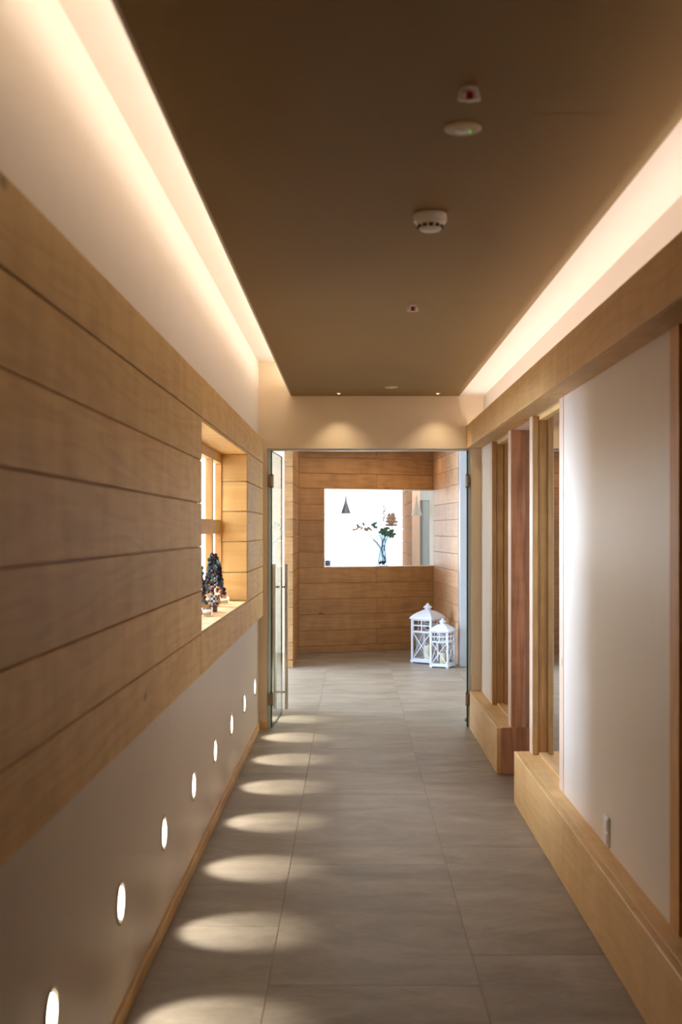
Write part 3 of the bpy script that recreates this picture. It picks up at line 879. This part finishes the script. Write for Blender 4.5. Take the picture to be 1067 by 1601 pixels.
# ================================================================== LANTERNS
def lantern(loc, s, Ht, rz, label):
    r = root('lantern', loc, label, 'lantern', rz=rz)
    h = s / 2; pw = s * 0.085
    zb, ze = Ht * 0.035, Ht * 0.735       # body from base to eaves
    def L2(nm, bm, mat, par=r, sm=False): return link(nm, bm, mat, par, sm)
    bm = nb(); bx(bm, -h * 1.06, h * 1.06, -h * 1.06, h * 1.06, 0.012, zb + 0.012, 0.003); base = L2('base', bm, LANT)
    for sx in (-1, 1):
        for sy in (-1, 1):
            bm = nb(); bx(bm, sx * h * 0.9 - 0.012, sx * h * 0.9 + 0.012, sy * h * 0.9 - 0.012, sy * h * 0.9 + 0.012, 0, 0.013); L2('foot', bm, LANT, base)
            bm = nb(); bx(bm, sx * (h - pw / 2) - pw / 2, sx * (h - pw / 2) + pw / 2, sy * (h - pw / 2) - pw / 2, sy * (h - pw / 2) + pw / 2, zb + 0.012, ze, 0.002); L2('corner_post', bm, LANT)
    zg = zb + (ze - zb) * 0.70             # bottom rail of the little window grid
    for q in range(4):
        M = Matrix.Rotation(q * math.pi / 2, 4, 'Z')
        y = -(h - pw * 0.5); tk = 0.004; i0, i1 = -(h - pw), (h - pw)
        def add(nm, fn, mat, par=r):
            bm = nb(); fn(bm); bmesh.ops.transform(bm, matrix=M, verts=bm.verts); return L2(nm, bm, mat, par)
        def grid(bm):
            rw = pw * 0.55
            bx(bm, i0, i1, y - tk, y + tk, ze - rw * 1.2, ze - 0.001)
            bx(bm, i0, i1, y - tk, y + tk, zg - rw * 0.8, zg + rw * 0.8)
            zm = (zg + ze) / 2
            bx(bm, i0, i1, y - tk, y + tk, zm - rw * 0.5, zm + rw * 0.5)
            bx(bm, -rw * 0.5, rw * 0.5, y - tk * 0.9, y + tk * 0.9, zg, ze - 0.002)
            for xx in (i0 + rw * 0.3, i1 - rw * 0.3):
                bx(bm, xx - rw * 0.3, xx + rw * 0.3, y - tk * 0.9, y + tk * 0.9, zg, ze - 0.002)
        g = add('window_grid', grid, LANT)
        add('bottom_rail', lambda bm: bx(bm, i0, i1, y - tk, y + tk, zb + 0.0125, zb + 0.0125 + pw * 0.8), LANT)
        za_, zb_ = zb + 0.0125 + pw * 0.8, zg - pw * 0.44
        for sg in (-1, 1):
            def brace(bm, sg=sg):
                a = Vector((i0 * sg, y, za_)); c = Vector((i1 * sg, y, zb_)); d = c - a
                rr = bmesh.ops.create_cube(bm, size=1)
                bmesh.ops.scale(bm, vec=(pw * 0.42, tk * 1.6, d.length), verts=rr['verts'])
                bmesh.ops.rotate(bm, verts=rr['verts'], matrix=Matrix.Rotation(math.atan2(d.x, d.z), 3, 'Y'))
                bmesh.ops.translate(bm, vec=(a + c) / 2 + Vector((0, sg * 0.0008, 0)), verts=rr['verts'])
            add('cross_brace', brace, LANT)
        add('glass_pane', lambda bm: bx(bm, i0, i1, y + tk + 0.003, y + tk + 0.005, za_, zb_), GLASS)
    # roof: eave slab and curved hipped roof
    bm = nb(); bx(bm, -h * 1.10, h * 1.10, -h * 1.10, h * 1.10, ze, ze + Ht * 0.015, 0.002); L2('eave', bm, LANT)
    bm = nb(); rings = []
    zr0, zr1 = ze + Ht * 0.015, Ht * 0.885
    for k in range(7):
        t = k / 6
        w = h * (1.08 * (1 - t) ** 0.75 + 0.27 * t) if k else h * 1.08
        w = h * (1.08 - 0.81 * t ** 1.55)
        z = zr0 + (zr1 - zr0) * t
        rings.append([bm.verts.new((sx * w, sy * w, z)) for sx, sy in ((-1, -1), (1, -1), (1, 1), (-1, 1))])
    for a, b_ in zip(rings, rings[1:]):
        for k in range(4):
            bm.faces.new((a[k], a[(k + 1) % 4], b_[(k + 1) % 4], b_[k]))
    bm.faces.new(rings[0][::-1]); bm.faces.new(rings[-1])
    L2('roof', bm, LANT)
    c = h * 0.27
    bm = nb(); cyl(bm, (0, 0, zr1 - 0.004), (0, 0, Ht * 0.925), c * 0.95, n=16); ch = L2('chimney', bm, LANT)
    bm = nb(); lathe(bm, [(0, Ht * 0.922), (c * 1.45, Ht * 0.922), (c * 1.3, Ht * 0.935), (c * 0.6, Ht * 0.968), (0.004, Ht), (0, Ht)], 20); L2('finial', bm, LANT, ch)
    bm = nb(); cyl(bm, (0, 0, zb + 0.012), (0, 0, zb + (ze - zb) * 0.36), s * 0.14, n=20); cn = L2('candle', bm, CANDLE)
    # little door latch on one corner
    bm = nb(); bx(bm, -h - 0.004, -h + 0.001, -h * 0.80, -h * 0.66, Ht * 0.30, Ht * 0.33, 0.001); L2('latch', bm, BRASSY)
    return r
lantern((0.865, 13.42, 0), 0.275, 0.675, R(-37 + 90), 'tall white wooden lantern, the larger one standing behind the small one')
lantern((1.000, 12.98, 0), 0.212, 0.535, R(-27), 'short white wooden lantern standing in front of the larger one')

# ================================================================== NICHE ORNAMENTS
SZ = SEAMS[1] + 0.012
def berry_tree(x, y, hh, seed, label):
    rg = random.Random(seed)
    r = root('ornamental_tree', (x, y, SZ), label, 'decorative tree')
    bm = nb(); bx(bm, -0.019, 0.019, -0.019, 0.019, 0, 0.034, 0.002); link('wooden_foot', bm, BROWN, r)
    bm = nb(); lathe(bm, [(0, 0.034), (0.026, 0.034), (0.032, 0.060), (0.034, 0.090), (0.028, 0.092), (0, 0.092)], 18); link('pot', bm, GINGHAM, r, True)
    bm = nb(); cyl(bm, (0, 0, 0.085), (0, 0, hh * 0.97), 0.004, n=8); link('stem', bm, BROWN, r)
    groups = {0: nb(), 1: nb(), 2: nb()}
    for k in range(120):
        t = k / 120
        z = 0.10 + (hh - 0.11) * t
        rad = (0.054 * (1 - t) ** 0.8 + 0.008) * rg.uniform(0.8, 1.05)
        a = k * 2.399963
        g = rg.choice((0, 0, 1, 1, 2))
        if g == 2:
            for j in range(4):
                leaf(groups[2], (rad * 0.6 * math.cos(a), rad * 0.6 * math.sin(a), z), (math.cos(a) + rg.uniform(-.5, .5), math.sin(a) + rg.uniform(-.5, .5), rg.uniform(-0.2, 0.9)), 0.030, 0.009)
        else:
            ball(groups[g], (rad * math.cos(a), rad * math.sin(a), z), rg.uniform(0.009, 0.0135), 1)
    for g, nm, mt in ((0, 'red_berries', MAROON), (1, 'blue_berries', NAVY), (2, 'frosted_leaves', FROST)):
        o = link(nm, groups[g], mt, r); o['kind'] = 'stuff'
berry_tree(-0.758, 6.50, 0.325, 5, 'small berry-covered tree in a checked pot, the one in full view in the niche')
berry_tree(-0.752, 5.66, 0.36, 9, 'berry-covered tree mostly hidden by the near edge of the niche')
def tealight(x, y, label):
    r = root('candle_glass', (x, y, SZ), label, 'candle glass')
    bm = nb(); lathe(bm, [(0, 0), (0.024, 0), (0.028, 0.006), (0.030, 0.045), (0.0285, 0.045), (0.0262, 0.008), (0, 0.005)], 24); link('glass_body', bm, GLASS, r, True)
    bm = nb(); lathe(bm, [(0, 0.0055), (0.023, 0.0065), (0.0245, 0.032), (0.006, 0.031), (0, 0.031)], 24); link('wax', bm, CANDLE, r, True)
    bm = nb(); cyl(bm, (0, 0, 0.030), (0, 0, 0.039), 0.001, n=6); link('wick', bm, BLACK, r)
tealight(-0.772, 7.18, 'clear glass with cream candle beyond the checked pot, nearer the glass door')
tealight(-0.752, 6.16, 'clear glass with cream candle in front of the checked pot')
